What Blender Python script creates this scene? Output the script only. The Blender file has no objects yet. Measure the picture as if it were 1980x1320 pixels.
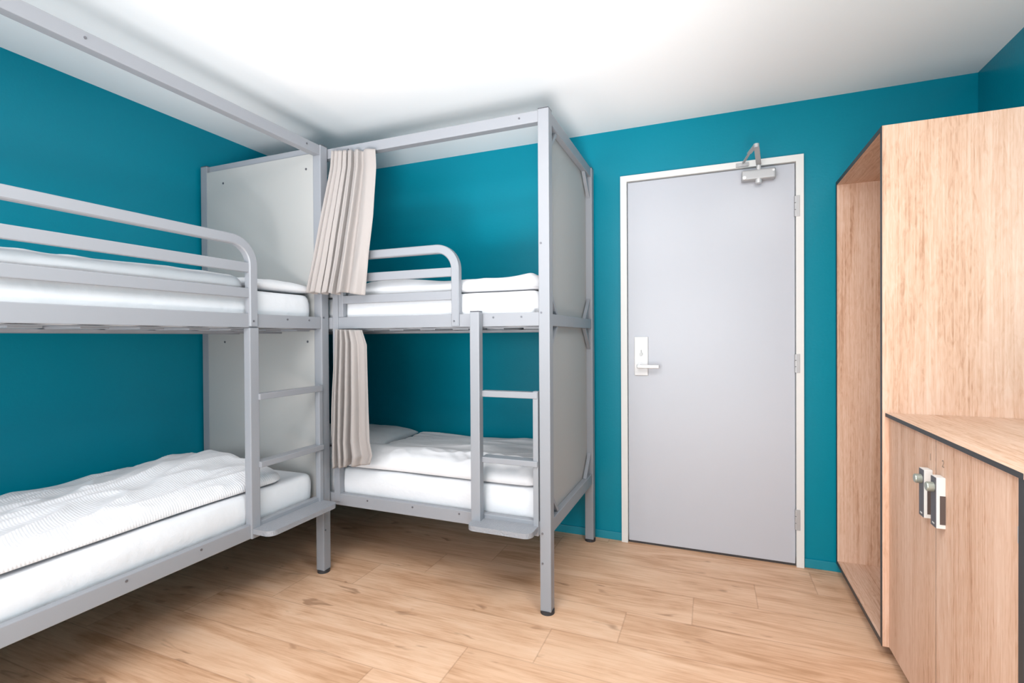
import bpy, bmesh, math, random
from mathutils import Vector, Matrix, noise
C = bpy.context.scene.collection
S = bpy.context.scene
random.seed(4)

# ------------------------------------------------------------------ camera
F, YAW, PITCH, ROLL, EYE = 959.64, 21.902, -0.455, 0.356, 1.202
cam_data = bpy.data.cameras.new('camera')
cam_data.sensor_width = 36.0
cam_data.lens = F * 36.0 / 1980.0
cam_data.clip_start = 0.02
cam = bpy.data.objects.new('camera', cam_data)
C.objects.link(cam)
th, ph, ro = math.radians(YAW), math.radians(PITCH), math.radians(ROLL)
right = Vector((math.cos(th), math.sin(th), 0))
fwd0 = Vector((-math.sin(th), math.cos(th), 0))
fwd = fwd0 * math.cos(ph) + Vector((0, 0, 1)) * math.sin(ph)
up = -fwd0 * math.sin(ph) + Vector((0, 0, 1)) * math.cos(ph)
r2 = right * math.cos(ro) - up * math.sin(ro)
u2 = right * math.sin(ro) + up * math.cos(ro)
m = Matrix((r2, u2, -fwd)).transposed().to_4x4()
m.translation = Vector((0, 0, EYE))
cam.matrix_world = m
S.camera = cam

# ------------------------------------------------------------------ view
S.view_settings.view_transform = 'Standard'
S.view_settings.look = 'None'
S.view_settings.gamma = 1
S.view_settings.use_curve_mapping = False
S.view_settings.exposure = 0.02

# ------------------------------------------------------------------ world, daylight and added fill
world = bpy.data.worlds.new('daylight')
S.world = world
world.use_nodes = True
bg = world.node_tree.nodes['Background']
bg.inputs[0].default_value = (0.86, 0.93, 1.0, 1)
bg.inputs[1].default_value = 1.2

def area(name, loc, rot, sx, sy, power, col=(1, 1, 1)):
    l = bpy.data.lights.new(name, 'AREA')
    l.shape = 'RECTANGLE'; l.size = sx; l.size_y = sy
    l.energy = power; l.color = col
    o = bpy.data.objects.new(name, l); C.objects.link(o)
    o.location = loc; o.rotation_euler = rot
    return o
# daylight through the big window in the wall behind the camera
area('window_daylight', (-0.85, -1.98, 1.30), (math.radians(90), 0, 0), 2.2, 1.2, 74, (0.96, 0.98, 1.0))
# added fill, all unseen: two area lamps overhead, one near the floor facing up
area('overhead_fill', (-0.65, 0.2, 2.38), (0, 0, 0), 0.9, 0.9, 34, (1.0, 0.98, 0.95))
area('overhead_fill', (0.35, 0.95, 2.38), (0, 0, 0), 0.5, 0.5, 22, (1.0, 0.98, 0.95))
area('upward_fill', (-0.45, -0.75, 0.12), (math.radians(180), 0, 0), 2.8, 1.4, 80, (1.0, 1.0, 1.0))
def spot(name, loc, target, power, angle, radius):
    l = bpy.data.lights.new(name, 'SPOT'); l.energy = power; l.spot_size = math.radians(angle); l.spot_blend = 1.0
    l.shadow_soft_size = radius
    o = bpy.data.objects.new(name, l); C.objects.link(o); o.location = loc
    o.rotation_euler = (Vector(target) - Vector(loc)).to_track_quat('-Z', 'Y').to_euler()
    return o
spot('ceiling_wash_fill', (0.1, -0.8, 0.35), (-1.4, 2.5, 2.95), 480, 52, 0.35)  # unseen spot added to brighten the ceiling above the bunks

# ------------------------------------------------------------------ materials
def new_mat(name):
    mt = bpy.data.materials.new(name); mt.use_nodes = True
    nt = mt.node_tree
    return mt, nt, nt.nodes['Principled BSDF']
def node(nt, typ, **kw):
    n = nt.nodes.new(typ)
    for k, v in kw.items():
        if k.startswith('i_'):
            n.inputs[k[2:].replace('_', ' ')].default_value = v
        else:
            setattr(n, k, v)
    return n
def ramp(nt, stops, interp='LINEAR'):
    n = nt.nodes.new('ShaderNodeValToRGB'); cr = n.color_ramp; cr.interpolation = interp
    while len(cr.elements) < len(stops): cr.elements.new(0.5)
    for e, (p, c) in zip(cr.elements, stops):
        e.position = p; e.color = (*c, 1)
    return n
def coords(nt, scale=(1, 1, 1), rot=(0, 0, 0), kind='Object'):
    tc = nt.nodes.new('ShaderNodeTexCoord'); mp = nt.nodes.new('ShaderNodeMapping')
    mp.inputs['Scale'].default_value = scale; mp.inputs['Rotation'].default_value = rot
    nt.links.new(tc.outputs[kind], mp.inputs['Vector'])
    return mp
def bump(nt, bs, src, strength, dist=0.002):
    b = node(nt, 'ShaderNodeBump'); b.inputs['Strength'].default_value = strength
    b.inputs['Distance'].default_value = dist
    nt.links.new(src, b.inputs['Height']); nt.links.new(b.outputs[0], bs.inputs['Normal'])
    return b
def simple(name, col, rough=0.5, metal=0.0, spec=0.5, bscale=0, bstr=0.1, bdist=0.001):
    mt, nt, bs = new_mat(name)
    bs.inputs['Base Color'].default_value = (*col, 1)
    bs.inputs['Roughness'].default_value = rough
    bs.inputs['Metallic'].default_value = metal
    bs.inputs['Specular IOR Level'].default_value = spec
    if bscale:
        mp = coords(nt); n = node(nt, 'ShaderNodeTexNoise'); n.inputs['Scale'].default_value = bscale
        n.inputs['Detail'].default_value = 4
        nt.links.new(mp.outputs[0], n.inputs['Vector']); bump(nt, bs, n.outputs['Fac'], bstr, bdist)
    return mt

TEAL = (0.0, 0.215, 0.30)
m_teal = simple('teal_wall_paint', TEAL, 0.30, spec=0.2, bscale=95, bstr=0.35, bdist=0.0012)
m_teal2 = simple('teal_baseboard_paint', (0.003, 0.225, 0.305), 0.4)
m_ceil = simple('white_ceiling_paint', (0.88, 0.885, 0.90), 0.9, spec=0.2, bscale=60, bstr=0.1)
m_plain = simple('white_wall_paint', (0.78, 0.78, 0.78), 0.9, spec=0.2)
m_steel = simple('light_grey_powder_coat', (0.265, 0.275, 0.302), 0.42, spec=0.5, bscale=900, bstr=0.15, bdist=0.0003)
m_step = simple('grey_speckled_grip_coat', (0.265, 0.275, 0.302), 0.42, bscale=140, bstr=0.9, bdist=0.003)
m_panel = simple('off_white_laminate_panel', (0.40, 0.395, 0.388), 0.5, bscale=300, bstr=0.05)
m_cap = simple('black_rubber', (0.03, 0.03, 0.035), 0.6)
m_screw = simple('dark_screw_metal', (0.16, 0.16, 0.18), 0.4, 0.6)
m_door = simple('light_grey_door_paint', (0.47, 0.485, 0.535), 0.32, spec=0.5)
m_frame = simple('white_frame_paint', (0.72, 0.715, 0.70), 0.35)
m_chrome = simple('satin_steel', (0.43, 0.43, 0.44), 0.42, 0.25)
m_plate = simple('white_enamel_plate', (0.74, 0.74, 0.75), 0.25)
m_lever = simple('pale_lever_metal', (0.62, 0.62, 0.63), 0.25, 0.3)
m_black = simple('black_edge', (0.035, 0.036, 0.04), 0.5)
m_dark = simple('dark_grey_plastic', (0.07, 0.068, 0.08), 0.4)
m_lockside = simple('white_lock_plastic', (0.60, 0.59, 0.575), 0.35)
m_ink = simple('grey_engraved_digit', (0.30, 0.22, 0.17), 0.7)
m_gap = simple('dark_gap', (0.05, 0.045, 0.045), 0.9)

def cloth(name, col, stripes=0, rot=0.0, rough=0.85):
    mt, nt, bs = new_mat(name)
    bs.inputs['Base Color'].default_value = (*col, 1)
    bs.inputs['Roughness'].default_value = rough
    bs.inputs['Specular IOR Level'].default_value = 0.15
    bs.inputs['Sheen Weight'].default_value = 0.15
    mp = coords(nt, rot=(0, 0, rot))
    n = node(nt, 'ShaderNodeTexNoise'); n.inputs['Scale'].default_value = 9; n.inputs['Detail'].default_value = 6
    nt.links.new(mp.outputs[0], n.inputs['Vector'])
    src = n.outputs['Fac']
    if stripes:
        w = node(nt, 'ShaderNodeTexWave'); w.inputs['Scale'].default_value = stripes
        w.inputs['Distortion'].default_value = 0.6; w.inputs['Detail'].default_value = 1
        nt.links.new(mp.outputs[0], w.inputs['Vector'])
        mx = node(nt, 'ShaderNodeMath', operation='MULTIPLY_ADD')
        nt.links.new(w.outputs['Fac'], mx.inputs[0]); mx.inputs[1].default_value = 0.08
        nt.links.new(n.outputs['Fac'], mx.inputs[2]); src = mx.outputs[0]
    bump(nt, bs, src, 0.6, 0.012)
    return mt
m_sheet = cloth('white_cotton_sheet', (0.655, 0.665, 0.695))
m_duvet = cloth('white_striped_duvet_cotton', (0.70, 0.70, 0.73), stripes=32, rot=math.pi/2)
m_duvet_plain = cloth('white_duvet_cotton', (0.68, 0.68, 0.705))
m_curtain = cloth('beige_curtain_fabric', (0.335, 0.305, 0.295), rough=0.7)

def oak(name, axis='Z', tint=1.0):
    # light sawn oak: fine long fibres, broad bands and soft cathedral figures, running along AXIS
    mt, nt, bs = new_mat(name)
    ai = 'XYZ'.index(axis)
    def sc(a, b):
        v = [b, b, b]; v[ai] = a; return tuple(v)
    L = nt.links.new
    mp1 = coords(nt, scale=sc(1.6, 95)); n1 = node(nt, 'ShaderNodeTexNoise'); n1.inputs['Scale'].default_value = 1.6
    n1.inputs['Detail'].default_value = 5; n1.inputs['Roughness'].default_value = 0.65; L(mp1.outputs[0], n1.inputs['Vector'])
    mp2 = coords(nt, scale=sc(0.55, 7.5)); n2 = node(nt, 'ShaderNodeTexNoise'); n2.inputs['Scale'].default_value = 1.5
    n2.inputs['Detail'].default_value = 4; n2.inputs['Distortion'].default_value = 0.9; L(mp2.outputs[0], n2.inputs['Vector'])
    mp3 = coords(nt, scale=sc(6, 34)); n3 = node(nt, 'ShaderNodeTexNoise'); n3.inputs['Scale'].default_value = 2.2
    n3.inputs['Detail'].default_value = 6; n3.inputs['Distortion'].default_value = 1.6; L(mp3.outputs[0], n3.inputs['Vector'])
    a = node(nt, 'ShaderNodeMath', operation='MULTIPLY_ADD'); a.inputs[1].default_value = 0.40
    L(n1.outputs['Fac'], a.inputs[0])
    b = node(nt, 'ShaderNodeMath', operation='MULTIPLY'); b.inputs[1].default_value = 0.34; L(n2.outputs['Fac'], b.inputs[0]); L(b.outputs[0], a.inputs[2])
    c = node(nt, 'ShaderNodeMath', operation='MULTIPLY_ADD'); c.inputs[1].default_value = 0.26; L(n3.outputs['Fac'], c.inputs[0]); L(a.outputs[0], c.inputs[2])
    r = ramp(nt, [(0.36, (0.42*tint, 0.225*tint, 0.135*tint)), (0.46, (0.60*tint, 0.375*tint, 0.26*tint)), (0.55, (0.68*tint, 0.46*tint, 0.345*tint)), (0.66, (0.74*tint, 0.54*tint, 0.43*tint))])
    L(c.outputs[0], r.inputs[0]); L(r.outputs[0], bs.inputs['Base Color'])
    bs.inputs['Roughness'].default_value = 0.55
    bs.inputs['Specular IOR Level'].default_value = 0.3
    bump(nt, bs, n1.outputs['Fac'], 0.12, 0.001)
    return mt
m_oak = oak('sawn_oak_upright_grain', 'Z')
m_oak_y = oak('sawn_oak_lengthwise_grain', 'Y', 0.97)

def floor_mat():
    mt, nt, bs = new_mat('oak_plank_floor')
    L = nt.links.new
    tc = nt.nodes.new('ShaderNodeTexCoord'); sep = nt.nodes.new('ShaderNodeSeparateXYZ'); L(tc.outputs['Object'], sep.inputs[0])
    def M(op, a, b=None, c=None):
        n = node(nt, 'ShaderNodeMath', operation=op)
        for i, v in enumerate((a, b, c)):
            if v is None: continue
            if isinstance(v, (int, float)): n.inputs[i].default_value = v
            else: L(v, n.inputs[i])
        return n.outputs[0]
    X, Y = sep.outputs[0], sep.outputs[1]
    W, LN = 0.235, 1.29
    row_f = M('DIVIDE', M('ADD', Y, 10 * W - 1.717), W)
    row = M('FLOOR', row_f); fy = M('FRACT', row_f)
    off = M('MULTIPLY', row, 0.2075)
    col_f = M('SUBTRACT', M('DIVIDE', M('ADD', X, 0.615 + 10 * 0.2677 + 10 * LN), LN), off)
    col = M('FLOOR', col_f); fx = M('FRACT', col_f)
    cmb = nt.nodes.new('ShaderNodeCombineXYZ'); L(row, cmb.inputs[0]); L(col, cmb.inputs[1])
    wn = nt.nodes.new('ShaderNodeTexWhiteNoise'); wn.noise_dimensions = '3D'; L(cmb.outputs[0], wn.inputs['Vector'])
    # grain coordinates shifted per plank
    sh = nt.nodes.new('ShaderNodeVectorMath'); sh.operation = 'SCALE'; L(wn.outputs['Color'], sh.inputs[0]); sh.inputs['Scale'].default_value = 7.0
    ad = nt.nodes.new('ShaderNodeVectorMath'); ad.operation = 'ADD'; L(tc.outputs['Object'], ad.inputs[0]); L(sh.outputs[0], ad.inputs[1])
    def noi(scale, s, det, dist=0.0, rough=0.5):
        mp = nt.nodes.new('ShaderNodeMapping'); mp.inputs['Scale'].default_value = scale; L(ad.outputs[0], mp.inputs['Vector'])
        n = node(nt, 'ShaderNodeTexNoise'); n.inputs['Scale'].default_value = s; n.inputs['Detail'].default_value = det
        n.inputs['Distortion'].default_value = dist; n.inputs['Roughness'].default_value = rough
        L(mp.outputs[0], n.inputs['Vector']); return n.outputs['Fac']
    fine = noi((2.5, 42, 1), 2.0, 6, 0.6, 0.65)
    broad = noi((1.2, 5.5, 1), 1.6, 4, 1.2)
    knots = noi((4.0, 12, 1), 1.25, 2, 0.8)
    v = M('ADD', M('MULTIPLY', fine, 0.45), M('MULTIPLY', broad, 0.55))
    v = M('ADD', v, M('MULTIPLY', M('SUBTRACT', wn.outputs['Value'], 0.5), 0.07))
    r = ramp(nt, [(0.34, (0.46, 0.255, 0.14)), (0.46, (0.60, 0.36, 0.225)), (0.56, (0.69, 0.445, 0.295)), (0.70, (0.75, 0.515, 0.365))])
    L(v, r.inputs[0])
    kr = ramp(nt, [(0.255, (0.30, 0.22, 0.16)), (0.33, (1, 1, 1))]); L(knots, kr.inputs[0])
    mx = node(nt, 'ShaderNodeMix', data_type='RGBA', blend_type='MULTIPLY'); mx.inputs[0].default_value = 0.55
    L(r.outputs[0], mx.inputs[6]); L(kr.outputs[0], mx.inputs[7])
    # seams
    ey = M('MINIMUM', M('MULTIPLY', fy, W), M('MULTIPLY', M('SUBTRACT', 1.0, fy), W))
    ex = M('MINIMUM', M('MULTIPLY', fx, LN), M('MULTIPLY', M('SUBTRACT', 1.0, fx), LN))
    e = M('MINIMUM', ey, ex)
    sr = ramp(nt, [(0.0, (0.50, 0.42, 0.37)), (0.0028, (1, 1, 1))]); L(e, sr.inputs[0])
    mx2 = node(nt, 'ShaderNodeMix', data_type='RGBA', blend_type='MULTIPLY'); mx2.inputs[0].default_value = 0.5
    L(mx.outputs[2], mx2.inputs[6]); L(sr.outputs[0], mx2.inputs[7])
    L(mx2.outputs[2], bs.inputs['Base Color'])
    bs.inputs['Roughness'].default_value = 0.48; bs.inputs['Specular IOR Level'].default_value = 0.35
    bump(nt, bs, fine, 0.12, 0.001)
    return mt
m_floor = floor_mat()

# ------------------------------------------------------------------ mesh helpers
def obj(name, bm, mats, parent=None, loc=(0, 0, 0), smooth=False):
    me = bpy.data.meshes.new(name)
    bmesh.ops.recalc_face_normals(bm, faces=bm.faces[:])
    bm.to_mesh(me); bm.free()
    for mt in (mats if isinstance(mats, (list, tuple)) else [mats]): me.materials.append(mt)
    if smooth:
        for p in me.polygons: p.use_smooth = True
    o = bpy.data.objects.new(name, me); C.objects.link(o)
    o.location = loc
    if parent: o.parent = parent
    return o
def thing(name, label, cat, loc=(0, 0, 0), rz=0, group=None, kind=None):
    o = bpy.data.objects.new(name, None); C.objects.link(o)
    o.empty_display_size = 0.1
    o.location = loc; o.rotation_euler = (0, 0, rz)
    if label: o['label'] = label
    if cat: o['category'] = cat
    if group: o['group'] = group
    if kind: o['kind'] = kind
    return o
def tag(o, label, cat, group=None):
    o['label'] = label; o['category'] = cat
    if group: o['group'] = group
    return o
def struct(name, bm, mt, label=None, loc=(0, 0, 0)):
    o = obj(name, bm, mt, loc=loc); o['kind'] = 'structure'
    if label: o['label'] = label
    return o
def box(bm, x0, x1, y0, y1, z0, z1, bev=0.0, mi=0, seg=2):
    vs = [bm.verts.new((x, y, z)) for x in (x0, x1) for y in (y0, y1) for z in (z0, z1)]
    q = [(0, 1, 3, 2), (4, 6, 7, 5), (0, 4, 5, 1), (2, 3, 7, 6), (0, 2, 6, 4), (1, 5, 7, 3)]
    fs = [bm.faces.new([vs[i] for i in f]) for f in q]
    for f in fs: f.material_index = mi
    if bev:
        es = list({e for f in fs for e in f.edges})
        r = bmesh.ops.bevel(bm, geom=es, offset=bev, segments=seg, affect='EDGES', profile=0.6)
        for f in r['faces']: f.material_index = mi
    return bm
def B(*a, **k):
    return box(bmesh.new(), *a, **k)
def cyl(bm, c, r, h, axis='Z', n=24, r2=None, mi=0):
    rot = {'Z': Matrix.Identity(4), 'X': Matrix.Rotation(math.pi/2, 4, 'Y'), 'Y': Matrix.Rotation(-math.pi/2, 4, 'X')}[axis]
    r_ = bmesh.ops.create_cone(bm, cap_ends=True, segments=n, radius1=r, radius2=r if r2 is None else r2, depth=h, matrix=Matrix.Translation(c) @ rot)
    for v in r_['verts']:
        for f in v.link_faces: f.material_index = mi
    return bm
def bar(bm, p, q, w, t, up=Vector((0, 1, 0))):
    # flat bar of width w and thickness t (along UP) from p to q
    p, q = Vector(p), Vector(q); d = (q - p); L = d.length; d.normalize()
    up = Vector(up); s = d.cross(up).normalized()
    vs = []
    for a in (p, q):
        for i, j in ((-1, -1), (1, -1), (1, 1), (-1, 1)):
            vs.append(bm.verts.new(a + s * (i * w / 2) + up * (j * t / 2)))
    for f in ((0, 1, 2, 3), (7, 6, 5, 4), (0, 4, 5, 1), (1, 5, 6, 2), (2, 6, 7, 3), (3, 7, 4, 0)):
        bm.faces.new([vs[i] for i in f])
    return bm
def sweep_xz(path, w, y0, y1, bev=0.004):
    # rectangular tube whose centre line PATH lies in the local xz plane; w across, y0..y1 deep
    bm = bmesh.new(); rings = []
    n = len(path)
    for i, (x, z) in enumerate(path):
        a = path[max(i-1, 0)]; b = path[min(i+1, n-1)]
        d = Vector((b[0]-a[0], b[1]-a[1])).normalized(); nx, nz = -d.y, d.x
        ring = []
        h = w / 2
        prof = [(-h+bev, y0), (h-bev, y0), (h, y0+bev), (h, y1-bev), (h-bev, y1), (-h+bev, y1), (-h, y1-bev), (-h, y0+bev)]
        for s, y in prof: ring.append(bm.verts.new((x + nx*s, y, z + nz*s)))
        rings.append(ring)
    k = len(rings[0])
    for a, b in zip(rings, rings[1:]):
        for j in range(k): bm.faces.new((a[j], a[(j+1) % k], b[(j+1) % k], b[j]))
    bm.faces.new(rings[0][::-1]); bm.faces.new(rings[-1])
    return bm

# ------------------------------------------------------------------ room
XL, XR, YB, YN, ZC = -2.73, 1.151, 2.955, -1.85, 2.418
T = 0.12
struct('floor', B(XL-T, XR+T, YN-T, YB+T, -0.1, 0), m_floor, 'light oak plank floor')
struct('ceiling', B(XL-T, XR+T, YN-T, YB+T, ZC, ZC+0.1), m_ceil, 'smooth white ceiling')
struct('wall_left', B(XL-T, XL, YN-T, YB, 0, ZC), m_teal, 'teal wall behind the left bunk bed')
struct('wall_right', B(XR, XR+T, YN-T, YB, 0, ZC), m_teal, 'teal wall behind the oak lockers')
bm = bmesh.new()      # back wall with the doorway cut out
DX0, DX1, DZ = -0.476, 0.427, 2.122
box(bm, XL-T, DX0, YB, YB+T, 0, ZC); box(bm, DX1, XR+T, YB, YB+T, 0, ZC); box(bm, DX0, DX1, YB, YB+T, DZ, ZC)
struct('wall_back', bm, m_teal, 'teal wall with the grey door in it')
bm = bmesh.new()      # wall behind the camera with the big window opening
WX0, WX1, WZ0, WZ1 = -2.0, 0.4, 0.8, 2.3
box(bm, XL, WX0, YN-T, YN, 0, ZC); box(bm, WX1, XR, YN-T, YN, 0, ZC)
box(bm, WX0, WX1, YN-T, YN, 0, WZ0); box(bm, WX0, WX1, YN-T, YN, WZ1, ZC)
struct('wall_near', bm, m_plain)
bm = bmesh.new()
for x0, x1 in ((WX0, WX0+.05), (-.83, -.77), (WX1-.05, WX1)): box(bm, x0, x1, YN-.09, YN-.03, WZ0, WZ1)
box(bm, WX0, WX1, YN-.09, YN-.03, WZ0, WZ0+.05); box(bm, WX0, WX1, YN-.09, YN-.03, WZ1-.05, WZ1)
struct('window_1', bm, m_frame)
bm = bmesh.new()
box(bm, XL, DX0-.018, YB-.009, YB, 0, 0.046, .002); box(bm, DX1+.018, XR, YB-.009, YB, 0, 0.046, .002)
struct('baseboard_back', bm, m_teal2, 'low teal painted baseboard along the back wall')
struct('baseboard_left', B(XL, XL+.009, YN, YB-.01, 0, 0.046, .002), m_teal2)

# ------------------------------------------------------------------ door
door = thing('door_1', 'light grey flush door in a white frame with a steel closer', 'door', (0, 0, 0), kind='structure')
obj('door_leaf', B(-0.452, 0.403, 2.947, 2.99, 0.012, 2.098, .002), m_door, door)
bm = bmesh.new()       # mitred frame
def miter_frame(bm, xo0, xo1, xi0, xi1, zo, zi, y0, y1):
    pts_o = [(xo0, 0), (xo0, zo), (xo1, zo), (xo1, 0)]; pts_i = [(xi0, 0), (xi0, zi), (xi1, zi), (xi1, 0)]
    V = lambda p, y: bm.verts.new((p[0], y, p[1]))
    for i in range(3):
        a, b, c, d = pts_o[i], pts_o[i+1], pts_i[i+1], pts_i[i]
        f = [V(p, y0) for p in (a, b, c, d)]; k = [V(p, y1) for p in (a, b, c, d)]
        bm.faces.new(f); bm.faces.new(k[::-1])
        for j in range(4): bm.faces.new((f[j], k[j], k[(j+1) % 4], f[(j+1) % 4]))
miter_frame(bm, -0.492, 0.442, -0.456, 0.407, 2.137, 2.103, 2.932, 2.956)
miter_frame(bm, -0.475, 0.426, -0.456, 0.407, 2.121, 2.103, 2.956, 3.06)
obj('door_frame', bm, m_frame, door)
obj('threshold_gap', B(-0.456, 0.407, 2.95, 3.0, 0.0, 0.010), m_gap, door)
for z0, z1 in ((1.818, 1.926), (1.01, 1.108), (0.193, 0.30)):
    bm = bmesh.new(); h = (z1 - z0) / 3
    for k in range(3): cyl(bm, (0.4065, 2.938, z0 + h*(k+.5)), 0.0075, h-.003, n=16)
    box(bm, 0.4065, 0.424, 2.929, 2.934, z0, z1, .001)
    obj('hinge', bm, m_chrome, door, smooth=False)
hp = obj('handle_plate', B(-0.417, -0.338, 2.936, 2.948, 0.978, 1.202, .006, seg=3), m_plate, door)
bm = bmesh.new()       # lever with a short neck
cyl(bm, (-0.383, 2.915, 1.033), 0.0125, 0.045, 'Y')
box(bm, -0.397, -0.272, 2.884, 2.902, 1.022, 1.044, .006, seg=3)
obj('lever', bm, m_lever, hp)
bm = bmesh.new()
cyl(bm, (-0.377, 2.931, 1.103), 0.0085, 0.012, 'Y'); box(bm, -0.380, -0.374, 2.928, 2.937, 1.103, 1.126, .001)
obj('keyhole', bm, simple('grey_keyhole_metal', (0.42, 0.42, 0.42), 0.4, 0.3), hp)
cl = thing('door_closer', None, None); cl.parent = door
bm = bmesh.new()       # closer body: rounded housing
box(bm, 0.150, 0.312, 2.893, 2.947, 2.022, 2.076, .010, seg=3)
obj('closer_body', bm, m_chrome, cl, smooth=False)
bm = bmesh.new(); cyl(bm, (0.232, 2.910, 2.015), 0.017, 0.022, 'Z'); cyl(bm, (0.232, 2.905, 2.082), 0.011, 0.03, 'Z')
cyl(bm, (0.163, 2.893, 2.035), 0.009, 0.008, 'Y'); cyl(bm, (0.300, 2.893, 2.06), 0.006, 0.006, 'Y')
obj('spindle', bm, m_lever, cl)
bm = bmesh.new()
bar(bm, (0.232, 2.905, 2.102), (0.206, 2.690, 2.124), 0.024, 0.007, up=(0, 0.1, 1))
cyl(bm, (0.205, 2.690, 2.126), 0.013, 0.018, 'Z')
bar(bm, (0.205, 2.690, 2.134), (0.180, 2.80, 2.130), 0.020, 0.006, up=(0, 0, 1))
bar(bm, (0.182, 2.79, 2.130), (0.158, 2.925, 2.122), 0.011, 0.006, up=(0, 0, 1))
obj('closer_arm', bm, m_chrome, cl)
bm = bmesh.new(); box(bm, 0.124, 0.186, 2.918, 2.934, 2.106, 2.124, .002)
for x in (.133, .155, .177): cyl(bm, (x, 2.916, 2.115), .0035, .004, 'Y', n=10)
obj('closer_bracket', bm, m_chrome, cl)

# ------------------------------------------------------------------ bunk beds (local: x along the bed, y = 0 at the front, z up)
BL, BW = 2.066, 0.875
def screws(parent, pts, axis='Y', r=0.0045):
    for p in pts:
        obj('screw', cyl(bmesh.new(), p, r, 0.003, axis, n=12), m_screw, parent)
def bunk_bed(label, loc, rz, ladder_x, stile_y, guard_x0, upright, group):
    bed = thing('bunk_bed', label, 'bunk bed', loc, rz, group)
    # four posts
    for x in (0, BL-.05):
        for y in (0, BW-.05):
            p = obj('post', B(x, x+.05, y, y+.05, 0.014, 2.187, .004), m_steel, bed)
            obj('foot_cap', cyl(bmesh.new(), (x+.025, y+.025, 0.008), 0.031, 0.016), m_cap, p)
            obj('top_cap', B(x+.001, x+.049, y+.001, y+.049, 2.187, 2.190), m_dark, p)
            if x > 1 and y == 0:
                screws(p, [(x+.012, -0.001, z) for z in (1.609, 1.309, 0.352, 0.222)])
    # long rails
    for n, z0, z1, y0, y1 in (('side_rail', 1.252, 1.312, .004, .034), ('side_rail', 0.342, 0.402, .004, .034),
                              ('side_rail', 1.252, 1.312, BW-.034, BW-.004), ('side_rail', 0.342, 0.402, BW-.034, BW-.004),
                              ('top_rail', 2.134, 2.184, .004, .044)):
        r = obj(n, B(.05, BL-.05, y0, y1, z0, z1, .003), m_steel, bed)
        if y0 < .1:
            if n == 'top_rail': screws(r, [(x, .0035, 2.162) for x in (1.93, 1.0)])
            elif z0 > 1: screws(r, [(x, .0035, 1.293) for x in (1.80, 1.935)])
            else: screws(r, [(x, .0035, 0.385) for x in (1.10, 1.366, 1.62)])
            if z0 > 1 and n == 'side_rail':
                obj('support_lip', B(.05, BL-.05, .034, .064, 1.246, 1.2505), m_steel, r)
    # short rails at both ends
    for x0, x1 in ((.006, .036), (BL-.036, BL-.006)):
        for z0, z1 in ((1.252, 1.305), (0.342, 0.402), (2.134, 2.187)):
            obj('end_rail', B(x0, x1, .05, BW-.05, z0, z1, .003), m_steel, bed)
    # white boards at the far end, behind the rails
    for z0, z1 in ((0.345, 1.262), (1.270, 2.15)):
        p = obj('end_panel', B(BL-.048, BL-.037, .045, BW-.045, z0, z1, .001), m_panel, bed)
        screws(p, [(BL-.0485, y, z1-.075) for y in (.095, BW-.18)], 'X', r=0.006)
    # diagonal corner braces on the outside of the boards
    bx = BL-.034
    for z, s in ((0.402, 1), (1.252, -1), (1.305, 1), (2.134, -1)):
        for y, t in ((.05, 1), (BW-.05, -1)):
            bm = bmesh.new()
            bar(bm, (bx+.012, y-.004*t, z+s*.115), (bx+.012, y+t*.115, z-.004*s), 0.016, 0.018, up=(1, 0, 0))
            obj('brace', bm, m_steel, bed)
    # mattress supports
    for z in (1.240, 0.354):
        sb = bmesh.new()
        for i in range(11):
            x = .10 + i * .182
            box(sb, x, x+.085, .07, BW-.07, z, z+.010, .002)
        for y in (.27, .58): box(sb, .05, BL-.05, y, y+.03, z-.010, z)
        obj('slat_base', sb, m_steel, bed)
    # guard rail: bent tube with two flats
    gr = thing('guard_rail', None, None); gr.parent = bed
    gx, R = 1.610, 0.10
    path = []
    if guard_x0 is None:
        path += [(.075, 1.258)] + [(.075, 1.40)] + [(.075 + R - R*math.cos(a), 1.62 - R + R*math.sin(a)) for a in [i*math.pi/24 for i in range(13)]]
        fx0 = .08
    else:
        path += [(guard_x0, 1.62)]; fx0 = guard_x0
    path += [(gx - R + R*math.sin(a), 1.62 - R + R*math.cos(a)) for a in [i*math.pi/32 for i in range(17)]] + [(gx, 1.40), (gx, 1.258)]
    obj('bent_tube', sweep_xz(path, 0.040, -.006, .028), m_steel, gr)
    for z in (1.380, 1.489):
        obj('guard_bar', B(fx0, gx-.01, .001, .023, z, z+.041, .003), m_steel, gr)
    screws(gr, [(gx-.004, -.0065, 1.280)])
    if upright:
        obj('upright', B(.893, .928, -.001, .036, 0.36, 2.134, .003), m_steel, bed)
        obj('guard_upright', B(.930, .960, .000, .026, 1.312, 1.62, .003), m_steel, gr)
    # ladder
    ld = thing('ladder', None, None); ld.parent = bed
    x0, x1 = ladder_x; sy0, sy1, sz1 = stile_y
    obj('stile', B(x0, x0+.046, sy0, sy1, 0.340, sz1, .004), m_steel, ld)
    if sz1 > 1.27: obj('stile_cap', B(x0+.001, x0+.045, sy0+.001, sy1-.001, sz1, sz1+.004, .001), m_dark, ld)
    obj('short_stile', B(x1-.024, x1, -.008, .020, 0.340, 0.968, .003), m_steel, ld)
    obj('rung', B(x0+.040, x1-.002, -.012, .028, 0.936, 0.964, .003), m_steel, ld)
    obj('rung', B(x0+.040, x1-.002, -.016, .040, 0.640, 0.666, .003), m_steel, ld)
    # step with rounded front corners
    bm = bmesh.new(); a0, a1 = x0+.006, x1-.002; yf, yb, R2 = -.105, .038, .035
    out = [(a0, yb)] + [(a0 + R2 - R2*math.cos(t), yf + R2 - R2*math.sin(t)) for t in [i*math.pi/16 for i in range(9)]]
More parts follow.
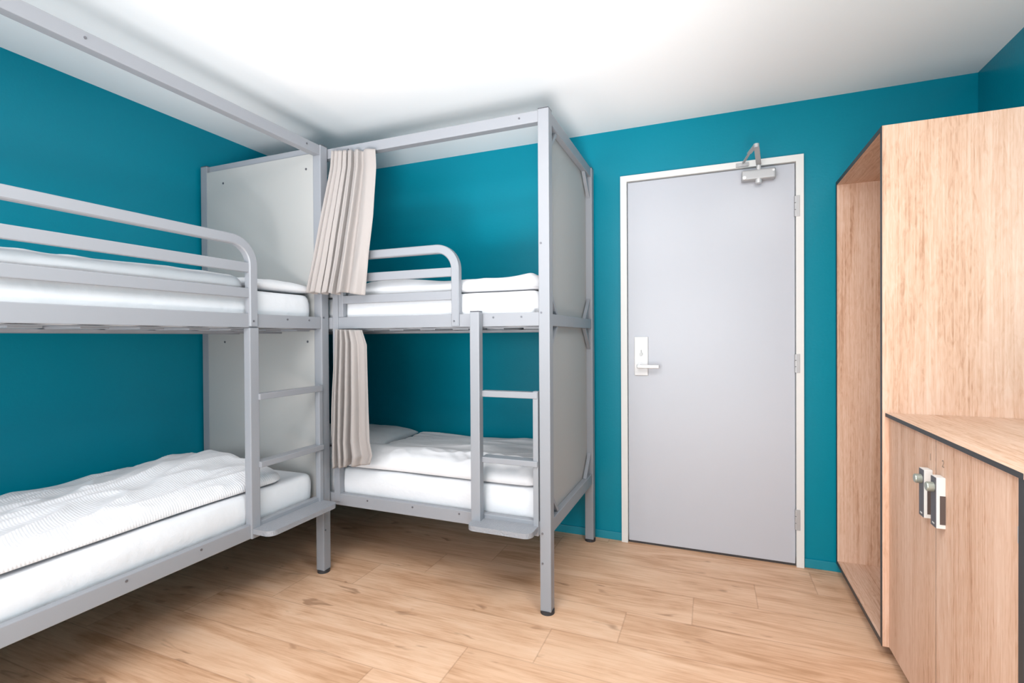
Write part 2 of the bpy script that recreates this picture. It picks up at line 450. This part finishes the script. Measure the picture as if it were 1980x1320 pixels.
    out += [(a1 - R2 + R2*math.sin(t), yf + R2 - R2*math.cos(t)) for t in [i*math.pi/16 for i in range(9)]] + [(a1, yb)]
    top = [bm.verts.new((x, y, .383)) for x, y in out]; bot = [bm.verts.new((x, y, .361)) for x, y in out]
    bm.faces.new(top); bm.faces.new(bot[::-1])
    for i in range(len(out)): bm.faces.new((top[i], bot[i], bot[(i+1) % len(out)], top[(i+1) % len(out)]))
    obj('step', bm, m_step, ld)
    return bed
G = 'grey steel bunk beds'
BY = 2.036
bedL = bunk_bed('long grey steel bunk bed along the left wall, ladder at its far end', (-1.839, -0.034, 0), math.pi/2,
                (1.590, 2.010), (-.002, .036, 1.251), None, False, G)
bedR = bunk_bed('grey steel bunk bed along the back wall with beige curtains', (-2.710, BY, 0), 0,
                (1.704, 2.013), (-.042, -.002, 1.318), .93, True, G)

# ------------------------------------------------------------------ bedding (meshes in world axes)
def fn(x, y, z, s): return noise.noise(Vector((x*s, y*s, z*s)))
def soft_slab(name, x0, x1, y0, y1, z0, z1, r, mt, top=None, side=None, nx=60, ny=60, power=2.2, e0=0.5):
    """Closed cushion-like slab: rounded edge of radius r, TOP(x,y) adds height."""
    bm = bmesh.new(); cx, cy = (x0+x1)/2, (y0+y1)/2
    o = Vector((cx, cy, z0))
    def prof(d):      # 0 at edge .. 1 inside r
        t = min(max(d / r, 0), 1); return (1 - (1 - t) ** power) ** (1 / power)
    def grid(n, a, b):  # denser near the edges
        return [a + (b-a) * (0.5 - 0.5*math.cos(math.pi*i/n)) * 0.35 + (b-a) * (i/n) * 0.65 for i in range(n+1)]
    gx, gy = grid(nx, x0, x1), grid(ny, y0, y1)
    tv, bv = [], []
    H = z1 - z0
    for i, x in enumerate(gx):
        rt, rb = [], []
        for j, y in enumerate(gy):
            dx, dy = min(x-x0, x1-x), min(y-y0, y1-y)
            d = min(dx, dy)
            if dx < r and dy < r: d = r - math.hypot(r-dx, r-dy)
            p = prof(d)
            px, py = x, y
            if d < 0:      # round the plan corner
                ccx = x0 + r if x < cx else x1 - r; ccy = y0 + r if y < cy else y1 - r
                v = Vector((x-ccx, y-ccy)).normalized() * r; px, py = ccx+v.x, ccy+v.y
            e = top(px, py) if top else 0
            s = side(px, py) if side else (0, 0)
            q = 1 - p
            zz = z0 + H*e0 + (H*(1-e0) + e) * p
            rt.append(bm.verts.new((px + s[0]*q - cx, py + s[1]*q - cy, zz - z0)))
            if 0 < i < nx and 0 < j < ny:
                rb.append(bm.verts.new((px + s[0]*q - cx, py + s[1]*q - cy, H*e0 * (1-p))))
            else: rb.append(rt[-1])
        tv.append(rt); bv.append(rb)
    for i in range(nx):
        for j in range(ny):
            bm.faces.new((tv[i][j], tv[i+1][j], tv[i+1][j+1], tv[i][j+1]))
            f = [bv[i][j], bv[i][j+1], bv[i+1][j+1], bv[i+1][j]]
            try: bm.faces.new(f)
            except ValueError: pass
    ob = obj(name, bm, mt, loc=o, smooth=True)
    return ob

def mattress(label, x0, x1, y0, y1, z0, z1, grp='mattresses on the bunk beds'):
    o = soft_slab('mattress', x0, x1, y0, y1, z0, z1, .055, m_sheet, nx=70, ny=70, power=3.6,
                  top=lambda x, y: .004*fn(x, y, z0, 5) , side=lambda x, y: (.006*fn(x, y, 3, 4), .006*fn(x, y, 9, 4)))
    return tag(o, label, 'mattress', grp)
# boxes inside the frames (clear of posts and end boards)
XLm0, XLm1 = -2.672, -1.876
YLm0, YLm1 = 0.025, 1.972
XRm0, XRm1 = -2.66, -0.70
YRm0, YRm1 = 2.072, 2.868
mattress('white mattress on the lower bunk by the left wall', XLm0, XLm1, YLm0, YLm1, .366, .520)
mattress('white mattress on the upper bunk by the left wall', XLm0, XLm1, YLm0, YLm1, 1.253, 1.420)
mattress('white mattress on the lower bunk against the back wall', XRm0, XRm1, YRm0, YRm1, .366, .525)
mattress('white mattress on the upper bunk against the back wall', XRm0, XRm1, YRm0, YRm1, 1.253, 1.412)

def wr(x, y, s=1.0, seed=0.0, ang=0.0, aniso=3.0):
    # wrinkle height field: ridged noise stretched along ANG
    u = x*math.cos(ang) + y*math.sin(ang); v = -x*math.sin(ang) + y*math.cos(ang)
    w = noise.noise(Vector((u*2.2 + seed, v*2.2*aniso, seed)))
    w2 = noise.noise(Vector((u*5 + seed*2, v*5*aniso, seed+7)))
    rid = 1 - abs(noise.noise(Vector((u*3.0 + seed*3 + w, v*3.0*aniso + w, seed+3))))*2.2
    return s * (.012*w + .005*w2 + .007*max(rid, 0)**2)
# lower left: duvet folded lengthwise, its far end a thick fold
def top_ll(x, y):
    t = (y - 0.0) / 1.82
    e = wr(x, y, 2.0, 1.3, math.pi/2 + .25, 3)
    e += .030 * math.exp(-((y-1.62)/.22)**2) * math.exp(-((x+2.35)/.28)**2)
    e += .012 * math.sin((x+2.2)*9 + y*1.5) - .02 * max(0, (-2.45 - x)) / .2
    return e
tag(soft_slab('duvet', -2.665, -1.900, 0.05, 1.815, .524, .600, .10, m_duvet, top_ll,
              side=lambda x, y: (.030*fn(x, y, 1, 2.5), .02*fn(x, y, 4, 4)), nx=110, ny=230, power=2.0, e0=.14),
    'white finely ribbed duvet laid over the lower left bunk', 'duvet', 'white duvets on the bunks')
tag(soft_slab('duvet', -2.66, -1.888, 0.05, 1.600, 1.424, 1.480, .07, m_duvet_plain, lambda x, y: wr(x, y, .9, 5.1, math.pi/2, 2)+.006*math.sin(y*5),
              side=lambda x, y: (.010*fn(x, y, 2, 6), 0), nx=60, ny=160, power=2.0, e0=.2),
    'white duvet on the upper left bunk, seen through the guard rail', 'duvet', 'white duvets on the bunks')
def pillow(label, x0, x1, y0, y1, z0, z1, rz=0.0, seed=0.0, mt=m_duvet_plain):
    bm = bmesh.new(); n = 46; cx, cy = (x0+x1)/2, (y0+y1)/2; hx, hy = (x1-x0)/2, (y1-y0)/2; H = z1 - z0
    T_, B_ = [], []
    for i in range(n+1):
        a, b = [], []
        for j in range(n+1):
            u = -math.cos(math.pi*i/n); v = -math.cos(math.pi*j/n)
            pin = 1 - .07 * (1 - u*u) * 0 - .06*(1 - abs(u))*abs(v)**3
            x = u*hx*(1 - .05*(1-v*v)*abs(u)**4); y = v*hy*(1 - .05*(1-u*u)*abs(v)**4)
            p = max((1-u**4)*(1-v**4), 0)**.45
            w = (.008*noise.noise(Vector((x*6+seed, y*6, seed))) + .005*noise.noise(Vector((x*14, y*14+seed, 3)))) * p
            a.append(bm.verts.new((x, y, H*.38 + H*.62*p + w)))
            b.append(bm.verts.new((x, y, H*.38*(1-p**.6))) if 0 < i < n and 0 < j < n else a[-1])
        T_.append(a); B_.append(b)
    for i in range(n):
        for j in range(n):
            bm.faces.new((T_[i][j], T_[i+1][j], T_[i+1][j+1], T_[i][j+1]))
            bm.faces.new((B_[i][j], B_[i][j+1], B_[i+1][j+1], B_[i+1][j]))
    o = obj('pillow', bm, mt, loc=(cx, cy, z0), smooth=True); o.rotation_euler = (0, 0, rz)
    return tag(o, label, 'pillow', 'white pillows on the bunks')
pillow('white pillow at the far end of the upper left bunk', -2.62, -1.885, 1.605, 1.995, 1.425, 1.494, seed=2)
pillow('flat white pillow on the lower back bunk, half behind the curtain', -2.58, -1.835, 2.42, 2.865, .530, .618, rz=math.radians(4), seed=8)
# lower right bunk
def top_rl(x, y):
    e = wr(x, y, 1.0, 3.7, .12, 2.6)
    e += .036 * math.exp(-((y-2.22)/.10)**2)
    c = max(0, 1 - abs(x+.95)/.5)   # small pull creases near the ladder
    e += .010*c*math.exp(-((y-2.22)/.09)**2)*math.sin((x*1.0+y*1.4)*70)*.5
    return e
tag(soft_slab('duvet', -1.80, -0.722, 2.090, 2.855, .529, .586, .06, m_duvet_plain, top_rl,
              side=lambda x, y: (0, .020*fn(x, y, 6, 3)), nx=150, ny=110, power=2.0, e0=.14),
    'white crumpled duvet spread over the lower back bunk', 'duvet', 'white duvets on the bunks')
tag(soft_slab('duvet', -2.60, -0.708, 2.082, 2.855, 1.416, 1.487, .075, m_duvet_plain,
              lambda x, y: wr(x, y, 1.1, 9.3, .1, 1.6) + .006*math.sin(x*7),
              side=lambda x, y: (.0, .010*fn(x, y, 2, 6)), nx=150, ny=60, power=1.8, e0=.2),
    'white duvet on the upper bunk against the back wall', 'duvet', 'white duvets on the bunks')

# ------------------------------------------------------------------ curtains
def curtain(label, rows, folds, mt, flat=0.0, seed=0.0, nu=260, nv=70):
    """rows: list of (t, z_left, z_right, x_left, x_right, y_left, y_right, amp) from top to bottom."""
    bm = bmesh.new(); V = []
    def at(t):
        for a, b in zip(rows, rows[1:]):
            if t <= b[0] + 1e-9:
                k = (t - a[0]) / (b[0] - a[0]); k = k*k*(3-2*k) if False else k
                return [p + (q-p)*k for p, q in zip(a, b)]
        return rows[-1]
    for i in range(nv+1):
        t = i / nv; _, zl, zr, xl, xr, yl, yr, amp = at(t)
        row = []
        for j in range(nu+1):
            u = j / nu
            w = 0; dx = 0
            # pleats: phase runs fast on the left, slow on the flat right part
            ph_ = 2*math.pi*folds*(1 - (1-u)**(1+flat)) + 1.1*noise.noise(Vector((u*4+seed, t*1.3, seed)))
            damp = (1 - .6*max(0, (u-.5)/.5))
            sn = math.sin(ph_); w = amp*damp*(math.copysign(abs(sn)**.7, sn) + .28*math.sin(2.1*ph_+1+seed))
            dx = -.25*amp*damp*math.sin(2*ph_)
            w += .007*noise.noise(Vector((u*7+seed, t*3, 2.0)))*t
            x = xl + (xr-xl)*u + dx*min(1, u*8)*min(1, (1-u)*8)
            y = yl + (yr-yl)*u + w
            z = zl + (zr-zl)*u + (.006*math.sin(ph_*.5+seed) if t > .98 else 0)
            row.append(bm.verts.new((x, y, z)))
        V.append(row)
    for i in range(nv):
        for j in range(nu): bm.faces.new((V[i][j], V[i+1][j], V[i+1][j+1], V[i][j+1]))
    cx, cy = rows[0][3], rows[0][5]
    for v in bm.verts: v.co -= Vector((cx, cy, 0))
    o = obj('curtain', bm, mt, loc=(cx, cy, 0), smooth=True)
    sm = o.modifiers.new('thickness', 'SOLIDIFY'); sm.thickness = .0022; sm.offset = 0
    return tag(o, label, 'curtain', 'beige curtains on the back bunk bed')
curtain('beige curtain pushed to the side of the upper back bunk',
        [(0, 2.146, 2.126, -1.778, -1.520, 2.000, 2.008, .016), (.12, 2.06, 2.04, -1.782, -1.512, 1.996, 2.002, .018),
         (.45, 1.82, 1.80, -1.815, -1.520, 1.966, 1.988, .021), (.8, 1.56, 1.55, -1.856, -1.545, 1.942, 1.972, .023),
         (1.0, 1.434, 1.418, -1.878, -1.562, 1.932, 1.968, .024)], 7.0, m_curtain, flat=.9, seed=1.0)
curtain('beige curtain pushed to the side of the lower back bunk',
        [(0, 1.250, 1.244, -1.778, -1.610, 2.012, 2.012, .014), (.1, 1.19, 1.17, -1.780, -1.575, 2.008, 2.004, .016),
         (.4, .98, .97, -1.782, -1.562, 2.002, 1.992, .021), (.8, .68, .70, -1.792, -1.545, 1.998, 1.982, .025),
         (.93, .59, .635, -1.794, -1.526, 1.998, 1.982, .024), (1.0, .545, .590, -1.794, -1.548, 2.0, 1.988, .020)], 4.6, m_curtain, flat=.8, seed=4.0)

# ------------------------------------------------------------------ open wardrobe
XW = 0.583; XB = XR - .006
WY0, WY1, WZB, WZT = 2.207, 2.934, .050, 1.972
P = .018
wd = thing('wardrobe', 'tall open oak wardrobe niche standing in the corner by the door', 'wardrobe', (XW, WY0, 0))
def wbox(name, x0, x1, y0, y1, z0, z1, mt, parent, root=(XW, WY0, 0), bev=.0008):
    return obj(name, B(x0-root[0], x1-root[0], y0-root[1], y1-root[1], z0-root[2], z1-root[2], bev, seg=1), mt, parent)
wbox('side_panel', XW+.001, XB, WY0, WY0+P, WZB, WZT, m_oak, wd)
wbox('side_panel', XW+.001, XB, WY1-P, WY1, WZB, WZT, m_oak, wd)
wbox('top_panel', XW+.001, XB, WY0+P, WY1-P, WZT-P, WZT, m_oak_y, wd)
wbox('bottom_panel', XW+.001, XB, WY0+P, WY1-P, WZB, WZB+P, m_oak_y, wd)
wbox('back_panel', XB-.012, XB, WY0+P, WY1-P, WZB+P, WZT-P, m_oak, wd)
wbox('plinth', XW+.055, XB, WY0+.03, WY1-.03, 0, WZB, m_black, wd)
bm = bmesh.new()
e0, e1 = -.0005, .001
box(bm, e0, e1, 0, P, WZB, WZT); box(bm, e0, e1, WY1-WY0-P, WY1-WY0, WZB, WZT)
box(bm, e0, e1, P, WY1-WY0-P, WZT-P, WZT); box(bm, e0, e1, P, WY1-WY0-P, WZB, WZB+P)
obj('edge_band', bm, m_black, wd)['label'] = 'thin black edge band'

# ------------------------------------------------------------------ low locker cabinet
CY1, CY0 = WY0 - .001, 1.335
XC = .596; XD = .604
root = (XC, CY0, 0)
cab = thing('locker_cabinet', 'low oak locker cabinet with two numbered doors beside the wardrobe', 'cabinet', root)
cb = lambda n, *a, mt=m_oak, par=None, bev=.0008: wbox(n, *a, mt, par or cab, root, bev)
cb('side_panel', XC, XB, CY0, CY0+.020, .045, .903)
cb('bottom_panel', XD+.02, XB, CY0+.020, CY1, .052, .070, mt=m_oak_y)
cb('back_panel', XB-.012, XB, CY0+.020, CY1, .07, .90)
cb('divider', XD+.02, XB-.012, 1.786, 1.802, .07, .895)
cb('plinth', XC+.06, XB, CY0+.02, CY1-.01, 0, .045, mt=m_black)
cb('edge_band', XC-.0012, XC, CY0, CY0+.020, .045, .903, mt=m_black, bev=0)
wt = tag(obj('worktop', B(0, XB-XC+.002, 0, CY1-CY0, 0, .013, .0008, seg=1), m_oak_y, loc=(XC-.002, CY0, .903)),
         'thin oak worktop with a black front edge on the locker cabinet', 'worktop')
obj('edge_band', B(-.0012, 0, 0, CY1-CY0, 0, .013), m_black, wt)['label'] = 'black front edge of the worktop'
def digit(ch, loc, parent):
    cu = bpy.data.curves.new('door_number', 'FONT'); cu.body = ch; cu.size = .029; cu.extrude = .0003
    cu.align_x = 'CENTER'; cu.align_y = 'CENTER'; cu.materials.append(m_ink)
    tmp = bpy.data.objects.new('door_number_text', cu)
    me = bpy.data.meshes.new_from_object(tmp); bpy.data.objects.remove(tmp)
    if not me.materials: me.materials.append(m_ink)
    o = bpy.data.objects.new('door_number', me); C.objects.link(o); o.parent = parent
    o.rotation_euler = (math.pi/2, 0, -math.pi/2); o.location = loc
    return o
for k, (y0, y1, ly, ny) in enumerate(((1.7960, 2.205, 1.815, 1.831), (1.3565, 1.7935, 1.728, 1.745))):
    d = cb('door', XD, XD+.018, y0, y1, .052, .899)
    if k == 0: cb('edge_band', XD+.0002, XD+.018, y0-.0006, y0, .052, .899, mt=m_black, par=d, bev=0)  # black strip added as the shade in the gap between the doors
    lk = thing('door_lock', None, None); lk.parent = d
    R_ = lambda x: x - XC
    lk_b = bmesh.new()
    box(lk_b, R_(.583), R_(XD), ly-CY0, ly+.036-CY0, .660, .803, .0015)
    obj('lock_case', lk_b, m_lockside, lk)
    obj('lock_face', B(R_(.5815), R_(.583), ly+.001-CY0, ly+.035-CY0, .661, .801, .0006), m_dark, lk)
    obj('lock_recess', B(R_(.5905), R_(.6030), ly-.0012-CY0, ly-CY0, .672, .752), simple('brown_recess', (.07, .05, .045), .6), lk)
    kb = bmesh.new(); cyl(kb, (R_(.5745), ly+.019-CY0, .772), .0135, .014, 'X', 28); cyl(kb, (R_(.5665), ly+.019-CY0, .772), .0115, .003, 'X', 28, r2=.0125)
    obj('knob', kb, simple('pale_green_grey_metal', (.34, .37, .33), .3, .5), lk)
    obj('lock_mark', B(R_(.5810), R_(.5815), ly+.010-CY0, ly+.024-CY0, .669, .673), m_lockside, lk)
    digit('12'[k], (R_(XD)-.0006, ny-CY0, .838), d)
for z in (.78,):
    obj('hinge', B(.0015, .0080, .0155, .030, z-.018, z+.018, .0008), m_chrome, cab)
